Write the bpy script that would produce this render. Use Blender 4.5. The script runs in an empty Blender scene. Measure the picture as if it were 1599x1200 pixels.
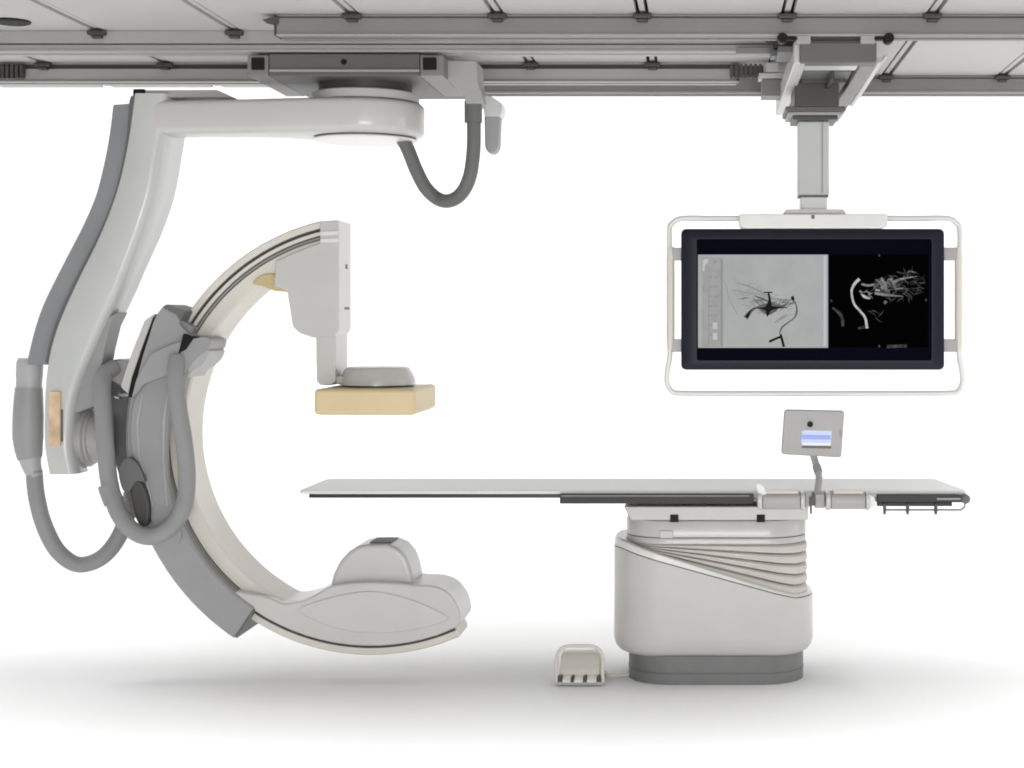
import bpy, bmesh, math, random
from mathutils import Vector, Matrix

scene = bpy.context.scene
COL = scene.collection
F, CX, CY, EYE = 2480.0, 1100.0, 500.0, 1.5     # focal length in photo pixels, vanishing point, eye height


def P(px, py, d):
    """photo pixel seen at depth d -> world point (x right, y away, z up)"""
    return Vector(((px - CX) / F * d, d, EYE + (CY - py) / F * d))


def X(px, d):
    return (px - CX) / F * d


def Z(py, d):
    return EYE + (CY - py) / F * d


# ---------------------------------------------------------------- materials
def mat(name, col, rough=0.5, metal=0.0, var=0.05, scale=6.0, bump=0.0, bscale=250.0, coat=0.0):
    m = bpy.data.materials.new(name)
    m.use_nodes = True
    nt = m.node_tree
    b = nt.nodes['Principled BSDF']
    tc = nt.nodes.new('ShaderNodeTexCoord')
    n = nt.nodes.new('ShaderNodeTexNoise')
    n.inputs['Scale'].default_value = scale
    n.inputs['Detail'].default_value = 5
    nt.links.new(tc.outputs['Object'], n.inputs['Vector'])
    r = nt.nodes.new('ShaderNodeValToRGB')
    r.color_ramp.elements[0].position = .3
    r.color_ramp.elements[1].position = .7
    r.color_ramp.elements[0].color = [c * (1 - var) for c in col] + [1]
    r.color_ramp.elements[1].color = [min(1, c * (1 + var)) for c in col] + [1]
    nt.links.new(n.outputs['Fac'], r.inputs['Fac'])
    nt.links.new(r.outputs['Color'], b.inputs['Base Color'])
    mr = nt.nodes.new('ShaderNodeMapRange')
    mr.inputs['To Min'].default_value = max(0.02, rough - .08)
    mr.inputs['To Max'].default_value = min(1, rough + .08)
    nt.links.new(n.outputs['Fac'], mr.inputs['Value'])
    nt.links.new(mr.outputs['Result'], b.inputs['Roughness'])
    b.inputs['Metallic'].default_value = metal
    b.inputs['Coat Weight'].default_value = coat
    if bump:
        n2 = nt.nodes.new('ShaderNodeTexNoise')
        n2.inputs['Scale'].default_value = bscale
        nt.links.new(tc.outputs['Object'], n2.inputs['Vector'])
        bp = nt.nodes.new('ShaderNodeBump')
        bp.inputs['Strength'].default_value = bump
        bp.inputs['Distance'].default_value = .002
        nt.links.new(n2.outputs['Fac'], bp.inputs['Height'])
        nt.links.new(bp.outputs['Normal'], b.inputs['Normal'])
    return m


def emit(name, col, strength=1.0, nscale=None, var=.15):
    m = bpy.data.materials.new(name)
    m.use_nodes = True
    nt = m.node_tree
    b = nt.nodes['Principled BSDF']
    b.inputs['Base Color'].default_value = (0, 0, 0, 1)
    b.inputs['Roughness'].default_value = .5
    b.inputs['Emission Strength'].default_value = strength
    b.inputs['Emission Color'].default_value = (*col, 1)
    b.inputs['Specular IOR Level'].default_value = 0
    if nscale:
        tc = nt.nodes.new('ShaderNodeTexCoord')
        n = nt.nodes.new('ShaderNodeTexNoise')
        n.inputs['Scale'].default_value = nscale
        n.inputs['Detail'].default_value = 6
        r = nt.nodes.new('ShaderNodeValToRGB')
        r.color_ramp.elements[0].position = .3
        r.color_ramp.elements[1].position = .7
        r.color_ramp.elements[0].color = [c * (1 - var) for c in col] + [1]
        r.color_ramp.elements[1].color = [c * (1 + var) for c in col] + [1]
        nt.links.new(tc.outputs['Object'], n.inputs['Vector'])
        nt.links.new(n.outputs['Fac'], r.inputs['Fac'])
        nt.links.new(r.outputs['Color'], b.inputs['Emission Color'])
    return m


ENAMEL = mat('warm_grey_enamel', (.56, .545, .53), .33, coat=.25, var=.025, bump=.04)
ENAMEL_COOL = mat('cool_grey_enamel', (.55, .56, .54), .33, coat=.25, var=.025, bump=.04)
ENAMEL_LIGHT = mat('light_enamel', (.76, .75, .725), .32, coat=.2, var=.02, bump=.03)
ENAMEL_MID = mat('mid_grey_enamel', (.40, .385, .375), .4, var=.03, bump=.04)
IVORY = mat('ivory_plastic', (.70, .67, .60), .4, var=.03, bump=.03)
BEIGE = mat('beige_plastic', (.68, .54, .32), .45, var=.03, bump=.04)
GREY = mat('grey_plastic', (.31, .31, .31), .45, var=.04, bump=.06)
GREY_LIGHT = mat('light_grey_plastic', (.42, .42, .42), .45, var=.04, bump=.06)
GREY_COVER = mat('grey_cable_cover', (.25, .255, .265), .55, var=.05, bump=.08)
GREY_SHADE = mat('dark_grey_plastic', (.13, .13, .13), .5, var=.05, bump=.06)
HOSE = mat('grey_hose_rubber', (.27, .27, .27), .6, var=.06, bump=.12, bscale=120)
HOSE_DARK = mat('dark_hose_rubber', (.14, .14, .135), .5, var=.08, bump=.12, bscale=120)
BLACK = mat('black_plastic', (.012, .011, .011), .5, var=.1)
DARK = mat('dark_metal', (.065, .062, .06), .45, metal=.3, var=.1, bump=.05)
ALU = mat('brushed_aluminium', (.35, .34, .33), .5, metal=.0, var=.06, scale=3, bump=.04)
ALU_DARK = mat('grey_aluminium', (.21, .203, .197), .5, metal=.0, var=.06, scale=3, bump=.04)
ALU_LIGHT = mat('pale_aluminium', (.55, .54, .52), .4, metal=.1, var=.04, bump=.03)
PANEL = mat('ceiling_panel_white', (.48, .465, .45), .7, var=.03, scale=2, bump=.05)
SEAM = mat('seam_shadow_gap', (.06, .055, .052), .8, var=.1)
FOOT = mat('grey_vinyl_plinth', (.18, .18, .178), .45, var=.08, scale=10, bump=.08)
PADDING = mat('grey_table_mat', (.76, .76, .75), .42, var=.02, bump=.06, bscale=400)
CARBON = mat('black_carbon_edge', (.012, .012, .013), .35, var=.1)
BELLOWS = mat('beige_bellows_fabric', (.62, .59, .545), .7, var=.05, bump=.1)
CHROME = mat('polished_steel', (.6, .6, .6), .2, metal=.9, var=.03)
BEZEL = mat('navy_black_bezel', (.014, .015, .024), .4, var=.08, bump=.05)
PANE = mat('navy_screen_glass', (.0012, .0012, .006), .5, var=.1)
PANE.node_tree.nodes['Principled BSDF'].inputs['Specular IOR Level'].default_value = .02
BEZEL.node_tree.nodes['Principled BSDF'].inputs['Specular IOR Level'].default_value = .2
BLACK.node_tree.nodes['Principled BSDF'].inputs['Specular IOR Level'].default_value = .15
RAIL_DARK = mat('dark_anodised_rail', (.04, .038, .037), .6, var=.06, bump=.04)
CARRIAGE = mat('carriage_grey_paint', (.115, .11, .106), .5, var=.05, bump=.04)
SLOT = mat('rail_slot_grey', (.13, .125, .12), .6, var=.05)
FLOOR = mat('white_studio_floor', (.86, .86, .86), .75, var=.006, scale=1.5)


# ---------------------------------------------------------------- mesh builder
class MB:
    def __init__(self):
        self.v, self.f = [], []

    def add(self, verts, faces):
        o = len(self.v)
        self.v += [Vector(q) for q in verts]
        self.f += [[i + o for i in f] for f in faces]
        return self

    def box(self, x0, x1, y0, y1, z0, z1):
        vs = [(x, y, z) for x in (x0, x1) for y in (y0, y1) for z in (z0, z1)]
        return self.add(vs, [(0, 1, 3, 2), (4, 6, 7, 5), (0, 4, 5, 1), (2, 3, 7, 6), (0, 2, 6, 4), (1, 5, 7, 3)])

    def pbox(self, px0, py0, px1, py1, d0, d1):
        """box whose front face spans the pixel rectangle at depth d0"""
        return self.box(X(px0, d0), X(px1, d0), d0, d1, Z(py1, d0), Z(py0, d0))

    def prism(self, pts, d0, d1):
        """front outline (photo px at depth d0) extruded straight back to d1"""
        n = len(pts)
        fr = [P(a, b, d0) for a, b in pts]
        bk = [Vector((q.x, d1, q.z)) for q in fr]
        fs = [list(range(n)), list(range(2 * n - 1, n - 1, -1))]
        fs += [(i, n + i, n + (i + 1) % n, (i + 1) % n) for i in range(n)]
        return self.add(fr + bk, fs)

    def loft(self, rings, caps=True, closed=False):
        n = len(rings[0])
        vs = [q for r in rings for q in r]
        fs = []
        m = len(rings)
        for i in range(m if closed else m - 1):
            j = (i + 1) % m
            for k in range(n):
                l = (k + 1) % n
                fs.append((i * n + k, i * n + l, j * n + l, j * n + k))
        if caps and not closed:
            fs.append(list(range(n - 1, -1, -1)))
            fs.append([(m - 1) * n + k for k in range(n)])
        return self.add(vs, fs)

    def lathe(self, c, prof, axis='z', seg=64):
        """profile [(radius, height along axis)] turned round the axis through c"""
        rings = []
        for r, h in prof:
            ring = []
            for k in range(seg):
                a = 2 * math.pi * k / seg
                u, w = r * math.cos(a), r * math.sin(a)
                ring.append(Vector((c[0] + u, c[1] + w, h)) if axis == 'z' else
                            (Vector((h, c[1] + u, c[2] + w)) if axis == 'x' else Vector((c[0] + u, h, c[2] + w))))
            rings.append(ring)
        return self.loft(rings)

    def tube(self, pts, r, seg=16, closed=False, flat=1.0):
        pts = [Vector(q) for q in pts]
        n = len(pts)
        rings, up = [], None
        for i in range(n):
            a = pts[i - 1] if (i or closed) else pts[i]
            b = pts[(i + 1) % n] if (i < n - 1 or closed) else pts[i]
            t = (b - a).normalized()
            if up is None:
                up = Vector((0, 1, 0)) if abs(t.y) < .9 else Vector((0, 0, 1))
            u = (up - t * up.dot(t)).normalized()
            w = t.cross(u)
            up = u
            rr = r[i] if isinstance(r, (list, tuple)) else r
            rings.append([pts[i] + (u * math.cos(k * 2 * math.pi / seg) * flat + w * math.sin(k * 2 * math.pi / seg)) * rr
                          for k in range(seg)])
        return self.loft(rings, closed=closed)

    def band(self, c, prof, a0, a1, n=72):
        """profile [(radius, depth)] swept round the point c in the x-z plane between two angles in degrees"""
        rings = []
        for i in range(n + 1):
            a = math.radians(a0 + (a1 - a0) * i / n)
            rings.append([Vector((c.x + r * math.cos(a), d, c.z + r * math.sin(a))) for r, d in prof])
        return self.loft(rings)

    def build(self, name, m, parent=None, bevel=0.0, seg=2, smooth=True, angle=35):
        me = bpy.data.meshes.new(name)
        root = parent
        while root is not None and root.parent is not None:
            root = root.parent
        org = Vector(root.location) if root is not None else None
        if org is None:
            lo = Vector([min(q[i] for q in self.v) for i in range(3)])
            hi = Vector([max(q[i] for q in self.v) for i in range(3)])
            org = Vector(((lo.x + hi.x) / 2, (lo.y + hi.y) / 2, lo.z))
        me.from_pydata([q - org for q in self.v], [], self.f)
        bm = bmesh.new()
        bm.from_mesh(me)
        bmesh.ops.recalc_face_normals(bm, faces=bm.faces)
        bm.to_mesh(me)
        bm.free()
        me.materials.append(m)
        o = bpy.data.objects.new(name, me)
        COL.objects.link(o)
        if parent is None:
            o.location = org
        else:
            o.parent = parent
        if smooth:
            me.shade_smooth()
            me.set_sharp_from_angle(angle=math.radians(angle))
        if bevel:
            b = o.modifiers.new('bevel', 'BEVEL')
            b.width = bevel
            b.segments = seg
            b.limit_method = 'ANGLE'
            b.angle_limit = math.radians(35)
            b.harden_normals = True
        return o


def catmull(pts, n=6, closed=False):
    pts = [Vector(q) for q in pts]
    m = len(pts)
    out = []
    for i in range(m if closed else m - 1):
        p1, p2 = pts[i], pts[(i + 1) % m]
        p0 = pts[i - 1] if (i or closed) else p1 * 2 - p2
        p3 = pts[(i + 2) % m] if (i < m - 2 or closed) else p2 * 2 - p1
        for k in range(n):
            t = k / n
            out.append(.5 * ((2 * p1) + (p2 - p0) * t + (2 * p0 - 5 * p1 + 4 * p2 - p3) * t * t + (3 * p1 - p0 - 3 * p2 + p3) * t ** 3))
    if not closed:
        out.append(pts[-1])
    return out


def curve2(pts, n=5, closed=False):
    return [(q.x, q.y) for q in catmull([(a, b, 0) for a, b in pts], n, closed)]


def fillet(pts, r, seg=4):
    out = []
    n = len(pts)
    for i in range(n):
        p = Vector(pts[i]).to_2d()
        a = Vector(pts[i - 1]).to_2d() - p
        b = Vector(pts[(i + 1) % n]).to_2d() - p
        k = min(r, a.length * .45, b.length * .45)
        s, e = p + a.normalized() * k, p + b.normalized() * k
        for j in range(seg + 1):
            t = j / seg
            q = s * (1 - t) ** 2 + p * 2 * t * (1 - t) + e * t * t
            out.append((q.x, q.y))
    return out


def rrect(x0, y0, x1, y1, r, seg=4):
    return fillet([(x0, y0), (x1, y0), (x1, y1), (x0, y1)], r, seg)


def hose(pts, d, n=8):
    """pixel path, depth one value or one per point"""
    return catmull([P(a, b, d[i] if isinstance(d, (list, tuple)) else d) for i, (a, b) in enumerate(pts)], n)


def thing(name, label, cat, loc, group=None):
    o = bpy.data.objects.new(name, None)
    o.empty_display_size = .1
    COL.objects.link(o)
    o.location = loc
    return tag(o, label, cat, group)


def tag(o, label, cat, group=None):
    o['label'] = label
    o['category'] = cat
    if group:
        o['group'] = group
    return o


def dup(o, dx, parent=None):
    c = o.copy()
    COL.objects.link(c)
    c.parent = parent or o.parent
    c.location = Vector(o.location) + Vector(dx)
    return c


# ---------------------------------------------------------------- setting
fl = MB().add([(-60, -30, 0), (60, -30, 0), (60, 10.5, 0), (-60, 10.5, 0)], [(0, 1, 2, 3)]).build('floor', FLOOR, smooth=False)
fl['kind'] = 'structure'
sw = []
for i in range(25):
    a = math.radians(90 * i / 24)
    sw.append((10.5 + 1.5 * math.sin(a), 1.5 - 1.5 * math.cos(a)))
sw.append((12.0, 7.0))
sm = MB()
n_ = len(sw)
sm.add([(x, y, z) for y, z in sw for x in (-60, 60)], [(2 * i, 2 * i + 1, 2 * i + 3, 2 * i + 2) for i in range(n_ - 1)])
bd = sm.build('backdrop', FLOOR)
bd['kind'] = 'structure'

ZC = 2.65
D0, D1 = 5.3, 7.86
STEP, OFF = .5435, -.2326
ce = MB()
kx = [OFF + STEP * k for k in range(-6, 5)]
for a, b in zip(kx[:-1], kx[1:]):
    for y0, y1 in ((D0, 6.50), (6.51, D1)):
        ce.box(a + .024, b - .024, y0, y1, ZC, ZC + .03)
ceil = ce.build('ceiling', PANEL, bevel=.003)
ceil['kind'] = 'structure'
MB().box(kx[0], kx[-1], D0, D1, ZC + .032, ZC + .06).build('backing_board', SEAM, ceil, smooth=False)
jb = MB()
jb.box(-.011, .011, D0, D1 - .01, ZC + .012, ZC + .031)
me_org = Vector(ceil.location)
first = None
for x in kx[1:-1]:
    j = MB().box(x - .011, x + .011, D0, D1 - .01, ZC + .006, ZC + .0315) if first is None else None
    if first is None:
        first = j.build('joint_bar', PANEL, ceil, bevel=.002)
        x_first = x
    else:
        dup(first, (x - x_first, 0, 0))


def rail(label, px0, px1, d, h=.085, w=.11, mats=(ALU, SLOT, ALU), clamps=True, lip=True, slot=(.60, .66)):
    """aluminium ceiling rail: web, two flanges, dark slot on the front face"""
    x0, x1 = X(px0, d), X(px1, d)
    t = thing('ceiling_rail', label, 'ceiling rail', ((x0 + x1) / 2, d + w / 2, ZC - h), 'aluminium rails under the ceiling')
    zt = ZC - .001
    pr = [(d, zt), (d, ZC - h * (slot[0] - .015)), (d + .012, ZC - h * slot[0]), (d + .012, ZC - h * slot[1]), (d, ZC - h * (slot[1] + .015)), (d, ZC - h),
          (d + w * .32, ZC - h), (d + w * .32, ZC - h + .02), (d + w * .68, ZC - h + .02), (d + w * .68, ZC - h), (d + w, ZC - h), (d + w, zt)]
    MB().loft([[Vector((x, a, b)) for a, b in pr] for x in (x0, x1)]).build('rail_body', mats[0], t, bevel=.002)
    MB().box(x0 + .002, x1 - .002, d + .0085, d + .0125, ZC - h * slot[1] + .0003, ZC - h * slot[0] - .0003).build('slot_liner', mats[1], t, smooth=False)
    if lip:
        MB().box(x0, x1, d - .006, d - .0005, ZC - h + .001, ZC - h + .009).build('edge_lip', mats[2], t, bevel=.001)
    if clamps:
        c0 = None
        for x in kx[1:-1]:
            if x0 + .05 < x < x1 - .05:
                if c0 is None:
                    c0 = MB().box(x - .035, x + .035, d - .035, d - .004, ZC - .022, ZC - .004).box(x - .02, x + .02, d - .03, d - .001, ZC - .034, ZC - .022).build('rail_clamp', DARK, t, bevel=.004)
                    xc = x
                else:
                    dup(c0, (x - xc, 0, 0))
    for x in (x0, x1):
        s = -1 if x == x0 else 1
        MB().box(min(x, x + s * .012), max(x, x + s * .012), d + .004, d + w - .004, ZC - h + .004, ZC - .004).build('end_cap', DARK, t, bevel=.003)
    return t


M1 = rail('nearest grey ceiling rail, running out past the right edge above the monitor trolley', 432, 1750, 5.965, w=.10, mats=(ALU_DARK, SLOT, ALU), slot=(.12, .17))
RA = rail('second ceiling rail from the front, running out past the left edge above the scanner carriage', -200, 1222, 6.31)
RB = rail('lower grey ceiling rail behind the scanner carriage, ending in ribbed blocks', -80, 1150, 7.10, mats=(ALU, RAIL_DARK, ALU_DARK), slot=(.08, .30))
M2 = rail('rearmost grey ceiling rail, seen lowest behind the hanging hose bracket', 700, 1670, 7.465, mats=(ALU_DARK, SLOT, ALU), slot=(.12, .17))
# ribbed cable blocks at both ends of the rear scanner rail
for p0, n in ((1140, 7), (-22, 8)):
    m = MB()
    for k in range(n):
        m.pbox(p0 + k * 7.5, 100, p0 + k * 7.5 + 5, 122, 7.07, 7.095)
    m.pbox(p0, 103, p0 + n * 7.5, 119, 7.082, 7.098)
    m.build('cable_chain', DARK, RB, bevel=.002)
m = MB().pbox(1196, 98, 1216, 112, 7.0, 7.14).pbox(1185, 114, 1226, 122, 7.02, 7.14)
m.build('end_stop', ALU_LIGHT, RB, bevel=.003)
MB().pbox(1190, 124, 1222, 150, 7.05, 7.2).build('end_bracket', ALU_DARK, RB, bevel=.004)
MB().pbox(1196, 54, 1216, 64, 6.27, 6.31).pbox(1208, 64, 1240, 76, 6.26, 6.33).build('end_stop', DARK, RA, bevel=.003)
m = MB().pbox(1150, 74, 1232, 84, 6.28, 6.33)
m.build('end_bracket', ALU_DARK, RA, bevel=.003)
m = MB().prism([(408, 31), (434, 25), (434, 38)], 5.955, 6.03)
m.build('end_wedge', DARK, M1, bevel=.002)

fx = P(18, 33, 2852 / 467)
cf = MB().lathe((fx.x, fx.y, 0), [(.07, ZC + .002), (.07, ZC - .006), (.06, ZC - .010), (.03, ZC - .012)], seg=32).build('ceiling_fitting', BLACK)
tag(cf, 'small dark round fitting on the ceiling panel at the far left', 'ceiling fitting')

# ---------------------------------------------------------------- C-arm scanner
HX, HD = X(571, 6.58), 6.58
S = thing('c_arm_scanner', 'ceiling-hung x-ray machine with a curved grey stand, big C-shaped arm and beige detector', 'x-ray machine', (HX, HD, 0))

# carriage under the rails
car = MB().pbox(420, 84, 655, 119, 6.31, 6.90).build('carriage', CARRIAGE, S, bevel=.005)
MB().pbox(386, 86, 419.4, 119, 6.315, 6.90).build('end_block', ALU_DARK, car, bevel=.005)
MB().pbox(655.6, 86, 692, 119, 6.315, 6.90).build('end_block', ALU_DARK, car, bevel=.005)
MB().pbox(392, 90, 412, 109, 6.303, 6.317).build('buffer', BLACK, car, bevel=.003)
MB().pbox(660, 90, 681, 109, 6.303, 6.317).build('buffer', BLACK, car, bevel=.003)
q = P(537, 97, 6.31)
MB().lathe(q, [(.0, 6.304), (.011, 6.304), (.012, 6.312)], 'y', 20).build('screw', BLACK, car)
MB().pbox(420, 108.5, 655, 112, 6.302, 6.312).build('ledge', ALU, car, bevel=.002)
MB().box(X(400, 6.31), X(680, 6.31), 6.34, 6.42, 2.555, ZC - .083).build('roller_beam', DARK, car, bevel=.004)
MB().box(X(400, 6.31), X(680, 6.31), 6.80, 7.2, 2.50, ZC - .083).build('roller_beam', DARK, car, bevel=.004)
# rotation hub and the beam that grows out of it
zt, zb = Z(151, 6.34), Z(205, 6.34)
MB().lathe((HX, HD, 0), [(.19, 2.472), (.19, 2.43)], seg=72).build('slewing_ring', DARK, S)
R0 = .241
xe = X(228, 6.452)
pl = [(HX + R0 * math.cos(math.radians(t)), HD + R0 * math.sin(math.radians(t))) for t in range(-90, 116, 5)]
pl += [(q.x, q.y) for q in catmull([(HX - R0 * .55, HD + R0 * .82, 0), (HX - .24, 6.70, 0), (HX - .36, 6.62, 0), (HX - .52, 6.60, 0)], 5)]
pl += [(xe, 6.60), (xe, 6.452)]
pl += [(q.x, q.y) for q in catmull([(HX - .70, 6.432, 0), (HX - .45, 6.398, 0), (HX - .22, 6.358, 0), (HX - .08, 6.341, 0)], 5)]
ctr = [Vector((x, y)) for x, y in pl]


def inset2(ins):
    out = []
    m_ = len(ctr)
    for i in range(m_):
        t = (ctr[(i + 1) % m_] - ctr[i - 1]).normalized()
        out.append(ctr[i] + Vector((-t.y, t.x)) * ins)
    return out


hub = MB().loft([[Vector((p.x, p.y, z)) for p in inset2(i)] for i, z in ((.022, zt), (.010, zt - .003), (.003, zt - .010), (0, zt - .022), (0, zb + .030), (.004, zb + .016), (.012, zb + .006), (.026, zb))]).build('overhead_beam', ENAMEL, S, angle=50)
rimh = MB().lathe((HX, HD, 0), [(.0, 2.437), (.205, 2.437), (.216, 2.431), (.219, 2.42), (.219, zt - .004)], seg=96).build('hub_rim', ENAMEL, S)
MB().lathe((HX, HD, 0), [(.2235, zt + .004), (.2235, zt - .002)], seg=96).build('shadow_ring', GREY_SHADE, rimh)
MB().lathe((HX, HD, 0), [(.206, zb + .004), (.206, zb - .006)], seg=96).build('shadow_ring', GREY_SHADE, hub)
MB().lathe((HX, HD, 0), [(.205, zb - .006), (.212, zb - .010), (.205, zb - .016), (.16, zb - .020), (0, zb - .021)], seg=96).build('cover_plate', ENAMEL_LIGHT, hub)
MB().prism([(226, 141), (338, 140.5), (366, 153), (226, 153)], 6.47, 6.69).build('beam_cover', ENAMEL_MID, S, bevel=.006)
MB().pbox(207, 139, 226, 152, 6.47, 6.66).build('cable_grommet', BLACK, S, bevel=.006)
# curved pillar
st = [((210, 146), (262, 146), .30), ((205, 185), (257, 190), .30), ((198, 230), (249, 240), .30), ((186, 285), (239, 300), .29), ((168, 338), (222, 358), .27),
      ((146, 388), (202, 412), .24), ((124, 432), (184, 457), .23), ((104, 475), (164, 500), .22), ((88, 515), (144, 545), .195), ((77, 555), (129, 582), .165),
      ((71, 600), (117, 618), .16), ((69, 650), (112, 652), .16), ((70, 700), (110, 700), .16), ((77, 741), (118, 741), .16)]
Ls = catmull([(a[0], a[1], t) for a, b, t in st], 4)
Rs = catmull([(b[0], b[1], t) for a, b, t in st], 4)
rings = []
pd = 6.448
for L, R in zip(Ls, Rs):
    fl_, fr_ = P(L.x, L.y, pd), P(R.x, R.y, pd)
    u = (fr_ - fl_).normalized()
    t = L.z
    rings.append([fl_ + Vector((0, .006, 0)), fl_ + u * .006, fr_ - u * .03, fr_ - u * .009 + Vector((0, .008, 0)), fr_ + Vector((0, .032, 0)), fr_ + Vector((0, t - .03, 0)), fr_ - u * .03 + Vector((0, t, 0)),
                  fl_ + u * .02 + Vector((0, t, 0)), fl_ + Vector((0, t - .02, 0))])
pillar = MB().loft(rings).build('curved_pillar', ENAMEL_COOL, S, angle=55, bevel=0)
MB().prism(rrect(76, 612, 94, 697, 3), pd - .012, pd + .003).build('grip_strip', mat('worn_beige_label', (.66, .47, .30), .5, var=.25, scale=14), pillar, bevel=.003)
MB().pbox(94.5, 640, 97.5, 690, pd - .006, pd + .003).build('latch', GREY_SHADE, pillar, bevel=.001)
MB().prism([(176, 492), (183, 487), (172, 509), (163, 546), (156, 585), (149, 634), (110, 648), (116, 618), (128, 582), (143, 545), (163, 500)], 6.478, 6.605).build('inner_dark_panel', GREY, pillar, bevel=.006)  # dark grey panel laid on the pillar's lower inner side
# grey cable cover on the outer side
cl = [(174, 164), (169, 205), (161, 250), (147, 305), (128, 350), (105, 395), (83, 438), (64, 478), (50, 520), (38, 570)]
cr = [(204, 162), (201, 205), (194, 250), (181, 303), (163, 350), (141, 395), (119, 438), (99, 480), (83, 522), (72, 570)]
rings = []
for L, R in zip(catmull([(a, b, 0) for a, b in cl], 5), catmull([(a, b, 0) for a, b in cr], 5)):
    a, b = P(L.x, L.y, 6.48), P(R.x + 1, R.y, 6.48)
    rings.append([a + Vector((.0, .02, 0)), a + Vector((.012, 0, 0)), b, b + Vector((0, .15, 0)), a + Vector((0, .15, 0))])
MB().loft(rings).build('cable_cover', GREY_COVER, S, angle=50)
rings = []
for R in catmull([(a, b, 0) for a, b in [(207, 150)] + cr[:-1] + [(73, 566)]], 5):
    a = P(R.x, R.y, 6.462)
    rings.append([a + Vector((-.006, 0, 0)), a + Vector((.012, 0, 0)), a + Vector((.012, .12, 0)), a + Vector((-.006, .12, 0))])
MB().loft(rings).build('gap_seal', GREY_SHADE, S)
# hose boot at the foot of the cover
bt = catmull([P(47, 560, 6.53), P(46, 585, 6.53), P(45, 612, 6.53), P(44, 650, 6.53), P(44, 690, 6.53), P(48, 722, 6.53), P(55, 745, 6.53)], 5)
br = [.045, .050, .052, .052, .052, .052, .051, .050, .050, .050, .050, .052, .053, .054, .055, .056, .056, .056, .056, .056, .054, .052, .050, .047, .044, .041, .038, .036, .034, .033, .033]
boot = MB().tube(bt, br[:len(bt)], 24).build('hose_boot', GREY_LIGHT, S)
MB().tube(bt[9:25], [r + .004 for r in br[9:25]], 24).build('boot_sleeve', GREY, boot)
MB().tube(hose([(53, 735), (57, 775), (68, 818), (88, 858), (115, 880), (140, 880), (165, 866), (186, 838), (200, 800), (206, 770)], [6.53, 6.53, 6.54, 6.55, 6.57, 6.59, 6.6, 6.62, 6.64, 6.66]), .033, 20).build('lower_hose', HOSE, S)
# pivot bearing and mounting bracket
bc = P(130, 683, 6.6)
MB().lathe(bc, [(0, X(96, 6.6)), (.132, X(96, 6.6)), (.137, X(99, 6.6)), (.137, X(126, 6.6)), (.128, X(129, 6.6)), (.128, X(131, 6.6)), (.122, X(132, 6.6)), (.122, X(142, 6.6)), (.112, X(145, 6.6)), (.112, X(148, 6.6)), (.105, X(150, 6.6)), (.105, X(184, 6.6)), (0, X(184, 6.6))], 'x', 72).build('pivot_bearing', ENAMEL_MID, S)
MB().prism(fillet([(165, 566), (186, 560), (205, 566), (232, 610), (236, 800), (222, 826), (205, 800), (178, 720), (166, 640)], 8), 6.56, 6.74).build('pivot_bracket', GREY_SHADE, S, bevel=.012)
MB().prism(fillet([(166, 572), (180, 562), (204, 564), (204, 600), (190, 604), (168, 592)], 6), 6.50, 6.62).build('bracket_boss', ENAMEL_MID, S, bevel=.012)
q = P(185, 617, 6.48)
MB().lathe(q, [(0, X(181, 6.48)), (.017, X(181, 6.48)), (.019, X(184, 6.48)), (.019, X(188, 6.48)), (.007, X(189, 6.48)), (.007, X(206, 6.48)), (0, X(206, 6.48))], 'x', 24).build('release_knob', CHROME, S)
q = P(220, 790, 6.5)
rings = []
MB().prism(curve2([(203, 770), (208, 748), (222, 755), (232, 785), (232, 812), (224, 824), (212, 812)], 5, True), 6.40, 6.47).build('motor_cap', DARK, S, bevel=.01, seg=3)
MB().prism(curve2([(185, 735), (196, 716), (212, 722), (226, 752), (212, 752), (200, 770), (190, 762)], 5, True), 6.395, 6.47).build('motor_cover', GREY_SHADE, S, bevel=.01)

# C-shaped arm
AF = 6.50
C = P(579, 680, AF)
k = AF / F
ro = 344 * k
prof = [(ro - .006, AF), (ro - .030, AF), (ro - .030, AF + .02), (ro - .044, AF + .02), (ro - .044, AF), (ro - .058, AF), (ro - .058, AF + .02), (ro - .078, AF + .02),
        (ro - .078, AF), (ro - .130, AF), (ro - .138, AF + .008), (ro - .138, AF + .24), (ro - .130, AF + .25), (ro - .01, AF + .25), (ro, AF + .235), (ro, AF + .012)]
arc = MB().band(C, prof, 103, 293.6, 110).build('c_arm', IVORY, S, angle=40)
MB().band(C, [(ro - .0302, AF + .012), (ro - .0302, AF + .019), (ro - .0438, AF + .019), (ro - .0438, AF + .012)], 103.5, 293.3, 110).build('guide_track', DARK, arc)
MB().band(C, [(ro - .0582, AF + .010), (ro - .0582, AF + .019), (ro - .0778, AF + .019), (ro - .0778, AF + .010)], 103.5, 293.3, 110).build('guide_track', GREY_SHADE, arc)
MB().band(C, [(ro - .066, AF + .003), (ro - .066, AF + .0095), (ro - .071, AF + .0095), (ro - .071, AF + .003)], 103.5, 293.3, 110).build('belt', ALU, arc)

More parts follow.
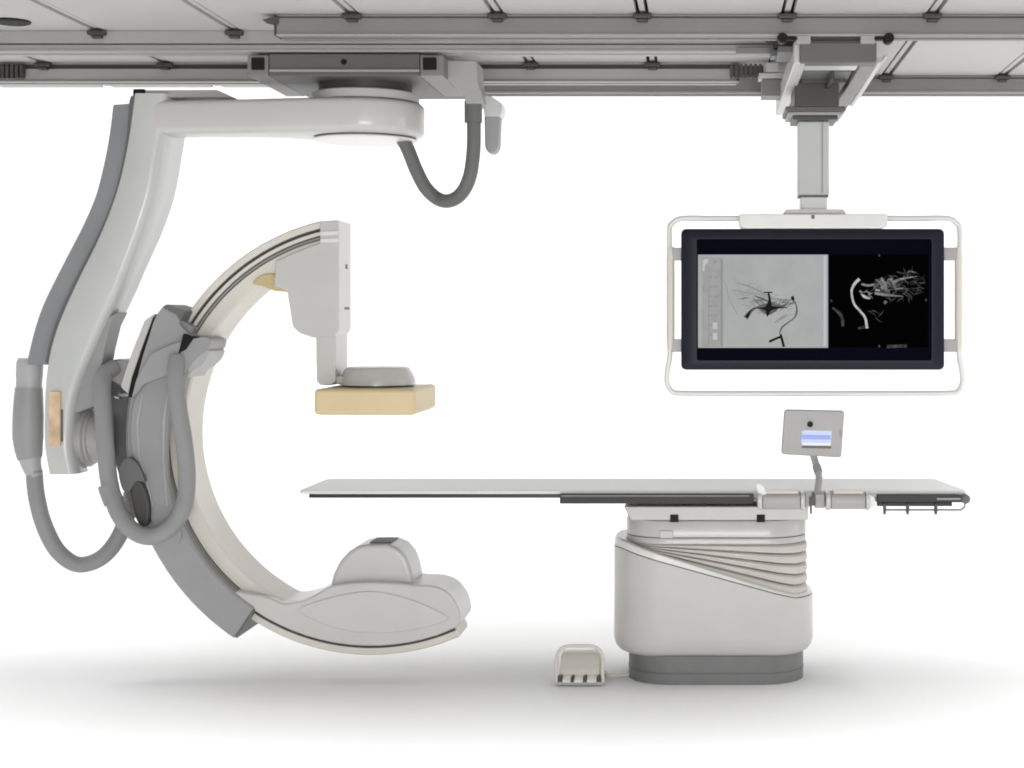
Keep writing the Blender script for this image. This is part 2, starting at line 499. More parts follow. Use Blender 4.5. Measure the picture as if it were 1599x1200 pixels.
# sleeve that carries the arm
so, si = 376 * k, 318 * k
sp = [(so - .012, 6.44), (si + .01, 6.44), (si, 6.452), (si, 6.50), (ro + .004, 6.502), (ro + .004, 6.80), (so - .01, 6.80), (so, 6.79), (so, 6.455)]
sp = [(so - .014, 6.44), (si + .008, 6.44), (si, 6.448), (si, 6.494), (ro + .005, 6.496), (ro + .005, 6.755), (ro - .1, 6.755), (ro - .1, 6.80), (so - .012, 6.80), (so, 6.788), (so, 6.455)]
sl = MB().band(C, sp, 148, 236.3, 60).build('arm_sleeve', GREY, S, angle=40)
MB().band(C, [(r_ + (.004 if r_ < 0.9 else -.004), y_ + (.004 if y_ < 6.6 else -.004)) for r_, y_ in sp], 236.3, 236.9, 2).build('sleeve_dark_cap', GREY_SHADE, sl)  # added cap, its dark colour offsets light falling on the sleeve end
MB().prism(curve2([(205, 640), (222, 598), (258, 586), (284, 590), (266, 640), (261, 700), (262, 750), (270, 800), (282, 832), (276, 850), (254, 846), (238, 822), (231, 790), (222, 745), (210, 722), (203, 690)], 4, True), 6.425, 6.46).build('sleeve_cover', GREY, sl, bevel=.012)
MB().prism([(222, 615), (224, 615), (216, 660), (218, 710), (240, 790), (238, 790), (216, 712), (213, 660)], 6.4215, 6.43).build('cover_rib', GREY_LIGHT, sl)
MB().prism([(262, 605), (264, 605), (258, 660), (256, 720), (262, 790), (260, 790), (254, 720), (254, 660)], 6.4215, 6.43).build('cover_rib', GREY_LIGHT, sl)
MB().prism(fillet([(240, 502), (247, 488), (257, 476), (268, 478), (288, 487), (279, 506), (287, 515), (303, 527), (262, 545), (226, 575), (212, 600), (222, 560)], 4), 6.405, 6.64).build('sleeve_top', GREY, S, bevel=.012)
MB().prism(fillet([(254, 481), (260, 475), (289, 486), (281, 503), (276, 492)], 3), 6.40, 6.62).build('top_cap', GREY_SHADE, S, bevel=.008)
MB().prism([(286, 521), (303, 527), (290, 546), (278, 553)], 6.382, 6.45).build('cable_slot', BLACK, S, bevel=.003)
MB().prism(fillet([(205, 624), (213, 592), (236, 553), (265, 539), (297, 530), (321, 526), (330, 532), (327, 545), (312, 554), (298, 568), (292, 582), (257, 588), (224, 600)], 5), 6.388, 6.60).build('arm_bracket', GREY, S, bevel=.014, seg=3)
MB().prism(fillet([(306, 556), (322, 545), (328, 549), (323, 562), (312, 573), (300, 580), (293, 592), (294, 574)], 5), 6.395, 6.60).build('bracket_flange', GREY_LIGHT, S, bevel=.012)
MB().prism(fillet([(188, 604), (206, 550), (226, 500), (243, 489), (237, 502), (221, 545), (206, 590), (200, 616)], 4), 6.42, 6.70).build('side_panel', ENAMEL, S, bevel=.008)
MB().prism([(239, 496), (245, 498), (230, 540), (215, 585), (208, 622), (200, 620), (206, 590), (222, 545)], 6.412, 6.6).build('panel_gap', BLACK, S)
# looped hose over the sleeve
MB().tube(hose([(178, 574), (165, 584), (160, 604), (161, 640), (165, 700), (171, 755), (186, 803), (212, 832), (240, 838), (268, 822), (287, 790), (292, 745), (287, 690), (279, 640), (274, 590), (277, 558)],
               [6.50, 6.46, 6.42, 6.40, 6.39, 6.385, 6.375, 6.365, 6.36, 6.36, 6.36, 6.36, 6.36, 6.36, 6.37, 6.40]), .034, 20).build('arm_hose', HOSE, S)
MB().tube(hose([(168, 757), (172, 770), (178, 785)], [6.385, 6.383, 6.378]), .039, 20).build('hose_cuff', HOSE, S)

# detector end
dh = MB().prism(fillet([(430, 408), (452, 398), (478, 387), (499.5, 380), (499.5, 346), (529, 343.5), (529, 516), (521, 525), (490, 528), (468, 521), (457, 511), (448, 454), (428, 448)], 3), 6.475, 6.70)
dh = dh.build('detector_housing', ENAMEL, S, bevel=.014, seg=3)
MB().prism([(499.8, 362), (528, 361), (528, 366), (499.8, 368)], 6.471, 6.50).prism([(499.8, 373), (528, 372), (528, 378), (499.8, 379)], 6.471, 6.50).build('track_cover', ENAMEL_LIGHT, dh, bevel=.002)
xr = X(529, 6.475)
MB().box(xr - .002, xr + .0025, 6.60, 6.63, Z(420, 6.6), Z(413, 6.6)).build('latch', GREY_SHADE, dh, bevel=.001)
MB().box(xr - .002, xr + .0025, 6.58, 6.66, Z(484, 6.6), Z(480, 6.6)).build('latch', GREY_SHADE, dh, bevel=.001)
MB().prism(curve2([(394, 443), (404, 432), (418, 427), (434, 430), (447, 440), (449, 453), (430, 455), (412, 448)], 4, True), 6.49, 6.73).build('beige_pad', mat('olive_beige_plastic', (.55, .44, .22), .5, var=.06), S, bevel=.01)
MB().prism(fillet([(493, 522), (524, 522), (524, 596), (518, 602), (500, 602), (494, 596)], 3), 6.50, 6.72).build('detector_column', ENAMEL, S, bevel=.01)
dc = P(590, 590, 6.6)
rot = MB().lathe(dc, [(0, 1.306), (.115, 1.306), (.127, 1.303), (.134, 1.296), (.153, 1.258), (.155, 1.25), (.155, 1.232), (0, 1.232)], seg=72).build('detector_turntable', ENAMEL, S)
MB().box(X(530, 6.6), X(600, 6.6), 6.52, 6.70, 1.236, 1.27).build('turntable_arm', ENAMEL, S, bevel=.01)
MB().lathe(dc, [(.148, 1.234), (.148, 1.224)], seg=72).build('dark_spacer', DARK, rot)
det = MB().box(X(490, 6.35), X(648, 6.35), 6.35, 6.85, Z(648, 6.35), Z(608, 6.35)).build('detector', BEIGE, S, bevel=.016, seg=4)
MB().box(X(490, 6.35) + .02, X(648, 6.35) - .02, 6.37, 6.83, Z(650, 6.35), Z(646, 6.35)).build('detector_window', ENAMEL_LIGHT, det, bevel=.001)

# tube end
def on_arc(r, deg):
    return (579 + r * math.cos(math.radians(deg)), 680 - r * math.sin(math.radians(deg)))


hp = curve2([on_arc(322, 229), on_arc(313, 232), on_arc(304, 235.5), on_arc(298, 239), on_arc(296, 242.5), (472, 938), (492, 929), (516, 916), (563, 910), (617, 911), (650, 914), (674, 915), (696, 923), (711, 940), (718, 958), on_arc(327, 295), on_arc(329, 291)], 4)
hp += [on_arc(329.5, t) for t in range(288, 230, -4)] + [on_arc(329.5, 229)]
th = MB().prism(hp, 6.45, 6.75)
th = th.build('tube_housing', ENAMEL, S, bevel=.022, seg=4, angle=45)
MB().prism(curve2([(466, 953), (500, 938), (540, 928), (585, 924), (640, 936), (680, 953), (700, 966), (682, 975), (650, 983), (600, 989), (545, 986), (500, 973)], 4, True), 6.444, 6.47).build('tube_cover', ENAMEL, th, bevel=.004)
cd = MB().prism([(516, 925), (516, 913), (519, 899), (530, 877), (544, 862), (559, 853), (577, 850.5), (606, 850.5), (622, 857), (634, 871), (641, 889), (645, 908), (645, 925)], 6.50, 6.74)
cd = cd.build('collimator', ENAMEL, S, bevel=.02, seg=4)
MB().pbox(577, 846.5, 611, 852, 6.535, 6.68).build('collimator_window', GREY_SHADE, cd, bevel=.004)

# hanging hose at the hub
MB().tube(hose([(628, 216), (638, 236), (650, 266), (665, 294), (684, 311), (702, 314), (720, 303), (733, 278), (739, 240), (740, 200), (739, 165)], [6.56] * 5 + [6.53, 6.50] + [6.48] * 4), .0285, 20).build('hub_hose', HOSE_DARK, S)
MB().tube(hose([(739, 192), (739, 175), (739, 158)], 6.48), .036, 20).build('hose_collar', HOSE_DARK, S)
MB().prism(fillet([(692, 94), (744, 95), (746, 128), (752, 146), (756, 161), (727, 162), (726, 149), (697, 123)], 3), 6.43, 6.62).build('hose_bracket', ENAMEL_MID, S, bevel=.006)
MB().pbox(664, 122, 728, 138, 6.7, 6.86).build('bracket_plate', ENAMEL_LIGHT, S, bevel=.006)
MB().prism(fillet([(755, 148), (766, 150), (784, 162), (783, 178), (780, 182), (756, 182)], 3), 6.50, 6.62).build('connector_block', ENAMEL_COOL, S, bevel=.006)
MB().prism(fillet([(756, 180), (780, 180), (778, 230), (772, 239), (762, 239), (757, 230)], 4), 6.51, 6.60).build('connector_plug', GREY, S, bevel=.01)

# ---------------------------------------------------------------- monitor suspension
T = thing('monitor_suspension', 'grey ceiling trolley with a straight square column holding up the big screen', 'ceiling trolley', (X(1270, 6.7), 6.7, 0))
fb = MB().pbox(1249, 66, 1369, 98, 5.975, 6.06).build('front_beam', CARRIAGE, T, bevel=.005)
MB().pbox(1262, 63.5, 1348, 67, 5.972, 6.05).build('beam_slot', DARK, fb, bevel=.001)
ztr0, ztr1 = 2.468, 2.553
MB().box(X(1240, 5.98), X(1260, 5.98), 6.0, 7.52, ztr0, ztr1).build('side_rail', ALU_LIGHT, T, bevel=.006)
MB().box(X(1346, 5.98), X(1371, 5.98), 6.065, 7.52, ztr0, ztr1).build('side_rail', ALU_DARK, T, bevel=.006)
MB().box(X(1260.5, 5.98), X(1345, 5.98), 6.062, 6.20, ztr0 + .006, ztr0 + .03).build('cross_plate', ALU_LIGHT, T, bevel=.003)
MB().box(X(1260.5, 5.98), X(1345, 5.98), 6.32, 7.45, ztr0 + .02, ztr1 - .01).build('cable_tray', GREY_SHADE, T, bevel=.004)
MB().box(X(1260.5, 5.98) + .01, X(1345, 5.98) - .01, 6.5, 6.54, ztr0 + .004, ztr0 + .03).build('cross_bar', DARK, T, bevel=.003)
MB().box(X(1260.5, 5.98) + .01, X(1345, 5.98) - .01, 7.3, 7.4, ztr0 + .002, ztr0 + .03).build('cross_bar', DARK, T, bevel=.003)
MB().box(.50, .515, 6.3, 6.9, ztr0 - .015, ztr0 + .025).box(.47, .49, 6.6, 6.7, ztr0 - .03, ztr0 + .025).build('cable_guide', DARK, T, bevel=.003)
MB().tube([Vector((.672, 6.1, 2.50)), Vector((.672, 6.6, 2.49)), Vector((.672, 7.25, 2.485))], .012, 12).tube([Vector((.70, 6.12, 2.52)), Vector((.70, 7.2, 2.51))], .006, 10).build('supply_cable', ALU_LIGHT, T)
for (pa, pb) in ((1243, 1266), (1344, 1367)):
    m = MB().pbox(pa, 55.5, pb, 68, 5.955, 6.06)
    m.build('rail_shoe', ALU, T, bevel=.003)
for px in (1222, 1388):
    q = P(px, 60, 5.95)
    MB().lathe(q, [(0, 5.935), (.018, 5.935), (.02, 5.945), (.02, 5.99), (0, 5.99)], 'y', 20).box(min(q.x, X(1245 if px < 1300 else 1365, 5.96)), max(q.x, X(1245 if px < 1300 else 1365, 5.96)), 5.952, 5.985, q.z - .005, q.z + .005).build('buffer', BLACK, T)
MB().pbox(1215, 72, 1247, 82, 6.06, 6.3).pbox(1204, 78, 1238, 88, 6.2, 6.3).build('drive_box', GREY_SHADE, T, bevel=.004)
MB().box(X(1240, 6.6), X(1309, 6.6), 6.56, 6.86, 2.383, ztr0 + .03).build('column_head', DARK, T, bevel=.004)
MB().box(X(1226, 6.6), X(1320, 6.6), 6.57, 6.85, 2.365, 2.384).build('head_plate', CARRIAGE, T, bevel=.004)
MB().box(X(1230, 6.6), X(1316, 6.6), 6.58, 6.84, 2.350, 2.3645).build('head_rim', ALU, T, bevel=.005)
MB().box(X(1238, 6.6), X(1308, 6.6), 6.59, 6.83, 2.332, 2.3495).build('head_gasket', DARK, T, bevel=.004)
cz0 = Z(305, 6.64)
MB().box(X(1246, 6.64), X(1295, 6.64), 6.64, 6.77, cz0, 2.332).build('column', ENAMEL_COOL, T, bevel=.008, seg=3)
MB().box(X(1283, 6.64), X(1285, 6.64), 6.636, 6.641, cz0 + .01, 2.325).build('column_groove', GREY, T)
MB().box(X(1247, 6.64), X(1294, 6.64), 6.644, 6.766, cz0 - .006, cz0).build('column_seam', GREY_SHADE, T)
zm0 = Z(331, 6.645)
MB().box(X(1250, 6.645), X(1292, 6.645), 6.648, 6.76, zm0, cz0 - .006).build('inner_column', ENAMEL_LIGHT, T, bevel=.006)
MB().prism(fillet([(1228, 327), (1317, 327), (1322, 334), (1222, 334)], 2), 6.60, 6.78).build('swivel_plate', ENAMEL_LIGHT, T, bevel=.003)

# ---------------------------------------------------------------- monitor
MD = 6.55
N = thing('display_monitor', 'large dark-framed screen showing two blood vessel scans inside a white tube guard', 'monitor', (X(1269, MD), MD + .05, Z(615, MD)))
mb = MB().prism(fillet([(1154, 334.5), (1386, 334.5), (1386, 354), (1376, 357), (1160, 357), (1154, 350)], 3), MD - .02, MD + .14).build('mount_bar', ENAMEL_LIGHT, N, bevel=.005)
MB().pbox(1267, 336, 1272, 342, MD - .023, MD - .015).build('lock_screw', GREY_SHADE, mb)
bz = rrect(1063.5, 357.5, 1475, 578, 9)
bez = MB()
n = len(bz)
inner = [(1088 + (a - 1063.5) / 411.5 * 367, 373.5 + (b - 357.5) / 220.5 * 190) for a, b in rrect(1063.5, 357.5, 1475, 578, 4)]
mid = [(a + (1269 - a) / 206 * 8, b + (467.7 - b) / 110 * 7) for a, b in bz]
rings = [[P(a, b, MD) + Vector((0, .09, 0)) for a, b in bz], [P(a, b, MD) + Vector((0, .012, 0)) for a, b in bz], [P(a, b, MD) for a, b in mid], [P(a, b, MD) for a, b in inner], [P(a, b, MD) + Vector((0, .008, 0)) for a, b in inner]]
bez.loft(rings)
bez.build('bezel', BEZEL, N, angle=30)
scr = MB().prism([(1087, 372.5), (1456, 372.5), (1456, 564.5), (1087, 564.5)], MD + .006, MD + .02).build('screen', PANE, N, smooth=False)
SD = MD + .004


def flat(pts_list, name, m, d=SD, t=.001):
    b = MB()
    for pts in pts_list:
        b.prism(pts, d, d + t)
    return b.build(name, m, scr, smooth=False)


def ribbon(pts, w):
    """flat stroke outline along a pixel path; w one width or one per point"""
    c = catmull([(a, b, 0) for a, b in pts], 5)
    nn = len(c)
    L, R = [], []
    for i, p in enumerate(c):
        t = (c[min(i + 1, nn - 1)] - c[max(i - 1, 0)]).normalized()
        if isinstance(w, (list, tuple)):
            f = i / (nn - 1) * (len(w) - 1)
            a = int(min(f, len(w) - 2))
            ww = w[a] + (w[a + 1] - w[a]) * (f - a)
        else:
            ww = w
        L.append((p.x - t.y * ww / 2, p.y + t.x * ww / 2))
        R.append((p.x + t.y * ww / 2, p.y - t.x * ww / 2))
    return L + R[::-1]


def ribbons(items, name, m, d):
    b = MB()
    for pts, w in items:
        o = ribbon(pts, w)
        nn = len(o) // 2
        fr = [P(x, y, d) for x, y in o]
        vs = fr
        fs = [(i, i + 1, 2 * nn - 2 - i, 2 * nn - 1 - i) for i in range(nn - 1)]
        b.add(vs, fs)
    return b.build(name, m, scr, smooth=False)


flat([[(1090, 398), (1293, 398), (1293, 543.5), (1090, 543.5)]], 'grey_scan_image', emit('grey_scan', (.40, .405, .405), 1, 10, .06))
flat([[(1096, 402), (1128, 402), (1128, 542), (1096, 542)]], 'tool_column', emit('tool_column_grey', (.35, .35, .35), 1, 30, .08), SD - .0015)
E_D, E_M, E_L = emit('scan_black', (.012, .012, .012)), emit('scan_mid_grey', (.12, .12, .12)), emit('scan_pale_grey', (.29, .29, .29))
flat([[(1106 + 9 * c, 432 + r * 15), (1112 + 9 * c, 432 + r * 15), (1112 + 9 * c, 434 + r * 15), (1106 + 9 * c, 434 + r * 15)] for r in range(7) for c in (0, 1)] +
     [[(1125, 405), (1129, 405), (1129, 541), (1125, 541)], [(1114, 407), (1119, 407), (1119, 412), (1114, 412)], [(1106, 450), (1107.5, 450), (1107.5, 540), (1106, 540)]], 'toolbar_icons', E_L, SD - .002)
E_H = emit('scan_light_grey', (.52, .53, .54))
for pts in ([(1098, 406), (1106, 404), (1105, 411), (1101, 414), (1100, 424), (1097, 424)], [(1113, 504), (1120, 504), (1120, 514), (1113, 514)], [(1113, 520), (1120, 520), (1120, 531), (1113, 531)], [(1286, 400), (1290, 400), (1290, 541), (1286, 541)]):
    flat([pts], 'toolbar_button', E_H, SD - .0025)
ribbons([([(1150, 442), (1165, 446), (1180, 452), (1196, 461), (1212, 468)], [1, 3, 3, 4, 2]), ([(1142, 453), (1154, 455), (1166, 458), (1180, 459), (1195, 464), (1205, 470)], 2),
         ([(1212, 468), (1226, 469), (1236, 468)], [4, 4, 2]), ([(1210, 504), (1222, 496), (1230, 492)], [2, 5, 2]), ([(1132, 440), (1140, 470), (1152, 492)], 1.2), ([(1180, 470), (1170, 478), (1160, 476)], 1.5)], 'pale_vessels', E_L, SD - .0012)
ribbons([([(1236, 466), (1243, 476), (1244, 488), (1240, 497), (1232, 503), (1221, 512), (1217, 522)], [3.4, 2, 3.2, 2.2, 2, 3, 1.6]), ([(1186, 480), (1200, 483), (1214, 481)], [6, 20, 6]), ([(1178, 462), (1190, 467), (1200, 471)], [1, 4, 3]), ([(1212, 474), (1222, 478), (1232, 472)], [1, 3, 2]),
         ([(1164, 497), (1172, 487), (1180, 481)], [8, 5, 3]), ([(1177, 481), (1200, 478), (1230, 481)], [1, 10, 1])], 'side_vessels', E_M, SD - .0024)
ribbons([([(1176, 481.5), (1190, 482), (1200, 482), (1212, 481), (1228, 480)], [.5, 2.5, 9, 4, .5]), ([(1200, 458), (1202, 470), (1200, 482), (1198, 495)], [3, 4, 11, 1]), ([(1193, 457), (1206, 457)], 2),
         ([(1176, 481.5), (1171, 487), (1166, 496)], [1, 2.5, 6])], 'dark_blot', E_D, SD - .0036)
ribbons([([(1201, 534), (1212, 529), (1220, 526)], [4, 3.5, 4]), ([(1219, 522), (1221, 530), (1224, 542)], [3, 4, 4])], 'dark_fork', E_D, SD - .0036)
ribbons([([(1237, 463), (1239, 469)], [5, 4])], 'dark_spot', E_D, SD - .0036)
flat([[(1296, 398), (1449, 398), (1449, 543), (1296, 543)]], 'black_scan_image', emit('black_scan', (.001, .001, .001)))
V1, V2, V3 = emit('vessel_white', (.50, .50, .50), 1, 60, .35), emit('vessel_grey', (.20, .20, .20), 1, 60, .6), emit('vessel_faint', (.05, .05, .05), 1, 60, .7)
rnd = random.Random(7)


def tangle(cx, cy, rx, ry, n, w0, w1, drift=(0, 0), ln=14):
    out = []
    for _ in range(n):
        a, r = rnd.uniform(0, 6.283), rnd.random() ** .6
        x, y = cx + math.cos(a) * rx * r, cy + math.sin(a) * ry * r
        h = rnd.gauss(0, .55) + (math.pi if rnd.random() < .3 else 0)
        pts = [(x, y)]
        for k in range(3):
            h += rnd.uniform(-.6, .6)
            x += math.cos(h) * ln / 3 + drift[0]
            y += math.sin(h) * ln / 3 + drift[1]
            x, y = min(1444, max(1300 if cx > 1296 else 1132, x)), min(538, max(402, y))
            pts.append((x, y))
        w = rnd.uniform(w0, w1)
        out.append((pts, [w * .5, w, w * .8, .3]))
    return out


ribbons(tangle(1196, 470, 34, 14, 46, .4, 1.6, ln=16) + tangle(1160, 455, 20, 14, 26, .4, 1.1, ln=18) + tangle(1216, 490, 18, 16, 12, .4, 1.3, ln=12), 'hair_vessels', emit('scan_soft_grey', (.31, .315, .315)), SD - .0008)
ribbons(tangle(1200, 481, 14, 8, 34, 1, 3, ln=9) + tangle(1222, 474, 14, 6, 14, .5, 1.6, ln=12) + tangle(1182, 468, 18, 6, 14, .4, 1.4, ln=14), 'blot_fringe', E_M, SD - .003)
ribbons(tangle(1384, 448, 24, 18, 54, 1, 3.4) + tangle(1412, 440, 24, 16, 44, .5, 2, (.8, -.3)) + tangle(1415, 462, 18, 8, 10, 1, 2.5) + tangle(1366, 490, 6, 14, 5, .8, 2) +
        [([(1300, 481), (1310, 489), (1315, 497), (1316, 510)], [3, 5, 5, 4]), ([(1340, 513), (1350, 511)], [3, 5])], 'pale_vessels', V3, SD - .0012)
ribbons(tangle(1384, 446, 13, 11, 26, .8, 2.4, ln=9) + tangle(1352, 458, 8, 7, 6, 1, 2.5, ln=8) +
        [([(1345, 444), (1356, 446), (1368, 444)], [3, 3.5, 2]), ([(1343, 454), (1349, 463), (1358, 466)], [2, 5, 4]), ([(1376, 434), (1381, 444), (1384, 452)], [3, 6, 4]),
         ([(1393, 443), (1404, 437), (1418, 434), (1432, 432)], [5, 3.5, 2.5, .6]), ([(1366, 458), (1384, 461), (1410, 463)], [4, 4, 1]), ([(1381, 471), (1384, 474)], 5), ([(1417, 432), (1419, 424), (1430, 426)], 1.2), ([(1396, 452), (1412, 450)], 1.5)], 'side_vessels', V2, SD - .0024)
ribbons([([(1342, 436), (1335, 443), (1330, 453), (1331, 466), (1335, 477), (1344, 487), (1351, 497), (1354, 513)], [4.6, 4.4, 3.4, 3.2, 3.4, 3.6, 3.4, 4.2]), ([(1345, 460), (1352, 465), (1359, 466)], [2, 3.5, 2]), ([(1367, 453), (1374, 454)], [2, 3])], 'main_artery', V1, SD - .0036)
for a, b in ((1373, 399), (1373, 541), (1446, 469), (1298, 470)):
    flat([[(a - 2, b), (a, b - 2.5), (a + 2, b), (a, b + 2.5)]], 'edge_tick', V3, SD - .003)
flat([[(1385, 539), (1416, 538), (1416, 543), (1385, 544)]], 'scan_caption', V3, SD - .003)
# tube guard and its brackets
gd = MD + .04
gp = [(1156, 341.5), (1110, 341.5), (1066, 341.5), (1050, 349), (1045, 364), (1046.5, 440), (1046.5, 545), (1042, 580), (1042, 599), (1049, 611), (1066, 614.5), (1170, 615), (1370, 615), (1478, 614.5), (1496, 611), (1502.5, 598), (1502, 580), (1497.5, 545), (1498, 440), (1499, 364), (1493, 349), (1478, 341.5), (1430, 341.5), (1384, 341.5)]
MB().tube(hose(gp, gd, 6), .0115, 14).build('tube_guard', ENAMEL_LIGHT, N)
for px in (1047, 1497):
    MB().tube([P(px, 386, gd), P(px, 400, gd), P(px, 530, gd), P(px, 546, gd)], [.014, .017, .017, .014], 16).build('grip', IVORY, N)
for py in (397, 540):
    MB().pbox(1048, py - 10, 1066, py + 10, gd - .014, gd + .014).build('guard_bracket', ENAMEL_MID, N, bevel=.004)
    MB().pbox(1473, py - 10, 1496, py + 10, gd - .014, gd + .014).build('guard_bracket', ENAMEL_MID, N, bevel=.004)

# ---------------------------------------------------------------- patient table
B = thing('patient_table', 'long thin grey examination table on a pale pedestal with slanted bellows', 'examination table', (.04, 6.75, 0))


def plan(cx, cy, a, b, r, z, seg=12, inset=0.0):
    a, b, r = a - inset, b - inset, max(.01, r - inset)
    out = []
    for sx, sy, s0 in ((1, 1, 0), (-1, 1, 90), (-1, -1, 180), (1, -1, 270)):
        for i in range(seg + 1):
            t = math.radians(s0 + 90 * i / seg)
            out.append((cx + sx * (a - r) + r * math.cos(t), cy + sy * (b - r) + r * math.sin(t)))
    res = []
    for i, (x, y) in enumerate(out):
        res.append(Vector((x, y, z(x) if callable(z) else z)))
    # subdivide the long straight front and back so a bent top edge stays true
    return res


def dense(ring, n=14):
    out = []
    m = len(ring)
    for i in range(m):
        a, b = ring[i], ring[(i + 1) % m]
        k = n if (b - a).length > .12 else 1
        for j in range(k):
            out.append(a.lerp(b, j / k))
    return out


def plan_d(cx, cy, a, b, r, zf, inset=0.0):
    base = dense(plan(cx, cy, a, b, r, 0.0, inset=inset))
    return [Vector((p.x, p.y, zf(p.x) if callable(zf) else zf)) for p in base]


bcx, bcy, ba, bb, brr = .038, 6.75, .419, .25, .20
MB().loft([plan_d(.049, bcy, .368, .224, .18, z) for z in (0.0, .118)]).build('plinth', FOOT, B, angle=40)
MB().loft([plan_d(.049, bcy, .3695, .2255, .181, z) for z in (.045, .049)]).build('plinth_groove', GREY_SHADE, B)


def slant(x):
    xl, xr = -.345, .378
    t = min(1, max(0, (x - xl) / (xr - xl)))
    return .553 + (.352 - .553) * t


def rim(x):
    xl, xr = -.345, .378
    t = min(1, max(0, (x - xl) / (xr - xl)))
    return .592 + (.366 - .592) * t


sh = []
for ins, z in ((.075, .108), (.045, .113), (.022, .124), (.008, .142), (.0, .168), (0, .2)):
    sh.append(plan_d(bcx, bcy, ba, bb, brr, z, ins))
sh.append(plan_d(bcx, bcy, ba, bb, brr, slant))
sh.append(plan_d(bcx, bcy, ba, bb, brr, lambda x: slant(x) + .001, .004))
shell = MB().loft(sh).build('pedestal_shell', ENAMEL, B, angle=40)
MB().loft([plan_d(bcx, bcy, ba, bb, brr, lambda x: slant(x) - .001, .006), plan_d(bcx, bcy, ba, bb, brr, lambda x: slant(x) + .005, .006)]).build('seam', GREY_SHADE, shell)
MB().loft([plan_d(bcx, bcy, ba, bb, brr, lambda x: slant(x) + .005, .001), plan_d(bcx, bcy, ba, bb, brr, lambda x: rim(x) - .006, .004), plan_d(bcx, bcy, ba, bb, brr, rim, .014), plan_d(bcx, bcy, ba, bb, brr, lambda x: rim(x) - .004, .05)]).build('pedestal_rim', ENAMEL_LIGHT, B, angle=40)
# bellows
bl = []
NF = 5
for j in range(NF):
    for g, ins in ((0.0, .042), (.09, .005), (.30, .0), (.72, .002), (.90, .012), (.97, .042)):
        f = (j + g) / NF
        bl.append(plan_d(.052, bcy, .382, .217, .17, lambda x, f=f: (rim(x) - .012) * (1 - f) + .575 * f if rim(x) < .58 else .575 - .001 * (1 - f), ins))
MB().loft(bl).build('bellows', BELLOWS, B, angle=25)
MB().loft([plan_d(.05, bcy, .378, .212, .17, z, i) for z, i in ((.574, .006), (.577, .001), (.596, 0), (.600, .002))]).build('lower_collar', ENAMEL, B, angle=40)
MB().loft([plan_d(.05, bcy, .372, .206, .165, z) for z in (.598, .606)]).build('collar_seam', GREY_SHADE, B)
MB().loft([plan_d(.05, bcy, .378, .212, .17, z, i) for z, i in ((.604, .003), (.606, 0), (.667, 0), (.671, .003))]).build('upper_collar', ENAMEL, B, angle=40)
MB().loft([plan_d(.05, bcy, .37, .204, .16, z) for z in (.669, .690)]).build('collar_gap', GREY_SHADE, B)
MB().pbox(1030, 829, 1051, 841, 6.531, 6.56).build('collar_tab', ENAMEL, B, bevel=.004)
hd = 6.515
MB().prism([(974, 791), (1262, 791), (1262, 813), (985, 813)], hd, 6.985).build('table_head', ENAMEL, B, bevel=.006)
for px in (1053, 1188):
    MB().pbox(px - 6.5, 804, px + 6.5, 816, hd - .004, hd + .01).build('cover_plug', BLACK, B, bevel=.002)
# top
xl, xr = X(470, 6.5), X(1511, 6.5)
outline = [(X(1508, 6.5), 6.5)]
tp = [(xl + .10, 6.5), (xl + .045, 6.515), (xl + .005, 6.6), (xl - .008, 6.75), (xl + .005, 6.9), (xl + .045, 6.985), (xl + .10, 7.0), (xr - .10, 7.0), (xr - .05, 6.97), (xr - .012, 6.58), (xr - .004, 6.515), (xr - .02, 6.5)]
tp = [(xl + .06, 6.5), (xl, 6.508), (xl - .012, 6.53), (xl - .012, 6.97), (xl, 6.992), (xl + .06, 7.0), (X(1460, 7.0) - .03, 7.0), (X(1460, 7.0), 6.985), (xr - .005, 6.53), (xr - .005, 6.51), (xr - .02, 6.5)]


def slab(pts, z0, z1, name, m, bevel=.004, dx=0.0):
    n = len(pts)
    b = MB().loft([[Vector((x, y, z)) for x, y in pts] for z in (z0, z1)])
    return b.build(name, m, B, bevel=bevel)


slab(tp, .7865, .802, 'table_top', PADDING, .005)
slab([(X(482, 6.5), 6.503), (X(482, 6.5), 6.995), (.20, 6.995), (.20, 6.503)], .7715, .7863, 'carbon_underlay', CARBON, .002)
MB().box(X(874, 6.5), X(1500, 6.5), 6.506, 6.992, .7745, .7862).build('top_frame', ENAMEL_LIGHT, B, bevel=.002)
MB().box(X(905, 6.5), X(1486, 6.5), 6.53, 6.97, .752, .7743).build('under_frame', GREY, B, bevel=.003)
rl = MB().pbox(874, 772, 1177, 787, 6.465, 6.503).build('accessory_rail', RAIL_DARK, B, bevel=.003)
MB().pbox(876, 773.5, 1170, 776, 6.460, 6.4655).build('rail_edge', ALU_DARK, rl, bevel=.001)
rr = MB().pbox(1370, 774, 1511, 785, 6.465, 6.503).pbox(1370, 785, 1487, 791, 6.47, 6.503).build('accessory_rail', RAIL_DARK, B, bevel=.003)
MB().pbox(1463, 778, 1500, 781, 6.460, 6.4655).build('rail_edge', ALU, rr, bevel=.001)
q = P(1507, 779, 6.48)
MB().lathe(q, [(0, 6.455), (.012, 6.455), (.019, 6.462), (.019, 6.503), (0, 6.503)], 'y', 24).build('rail_end_cap', GREY_SHADE, rr)
h0 = MB().pbox(1379.5, 787, 1384, 799, 6.455, 6.48).pbox(1380, 797, 1383.5, 804, 6.445, 6.475).build('rail_hook', DARK, B, bevel=.002)
for px in (1418, 1462):
    dup(h0, (X(px, 6.455) - X(1382, 6.455), 0, 0))
MB().tube([P(1380, 797, 6.47), P(1500, 797, 6.47), P(1506, 793, 6.47), P(1508, 785, 6.47)], .0055, 10).build('hook_rod', CHROME, B)


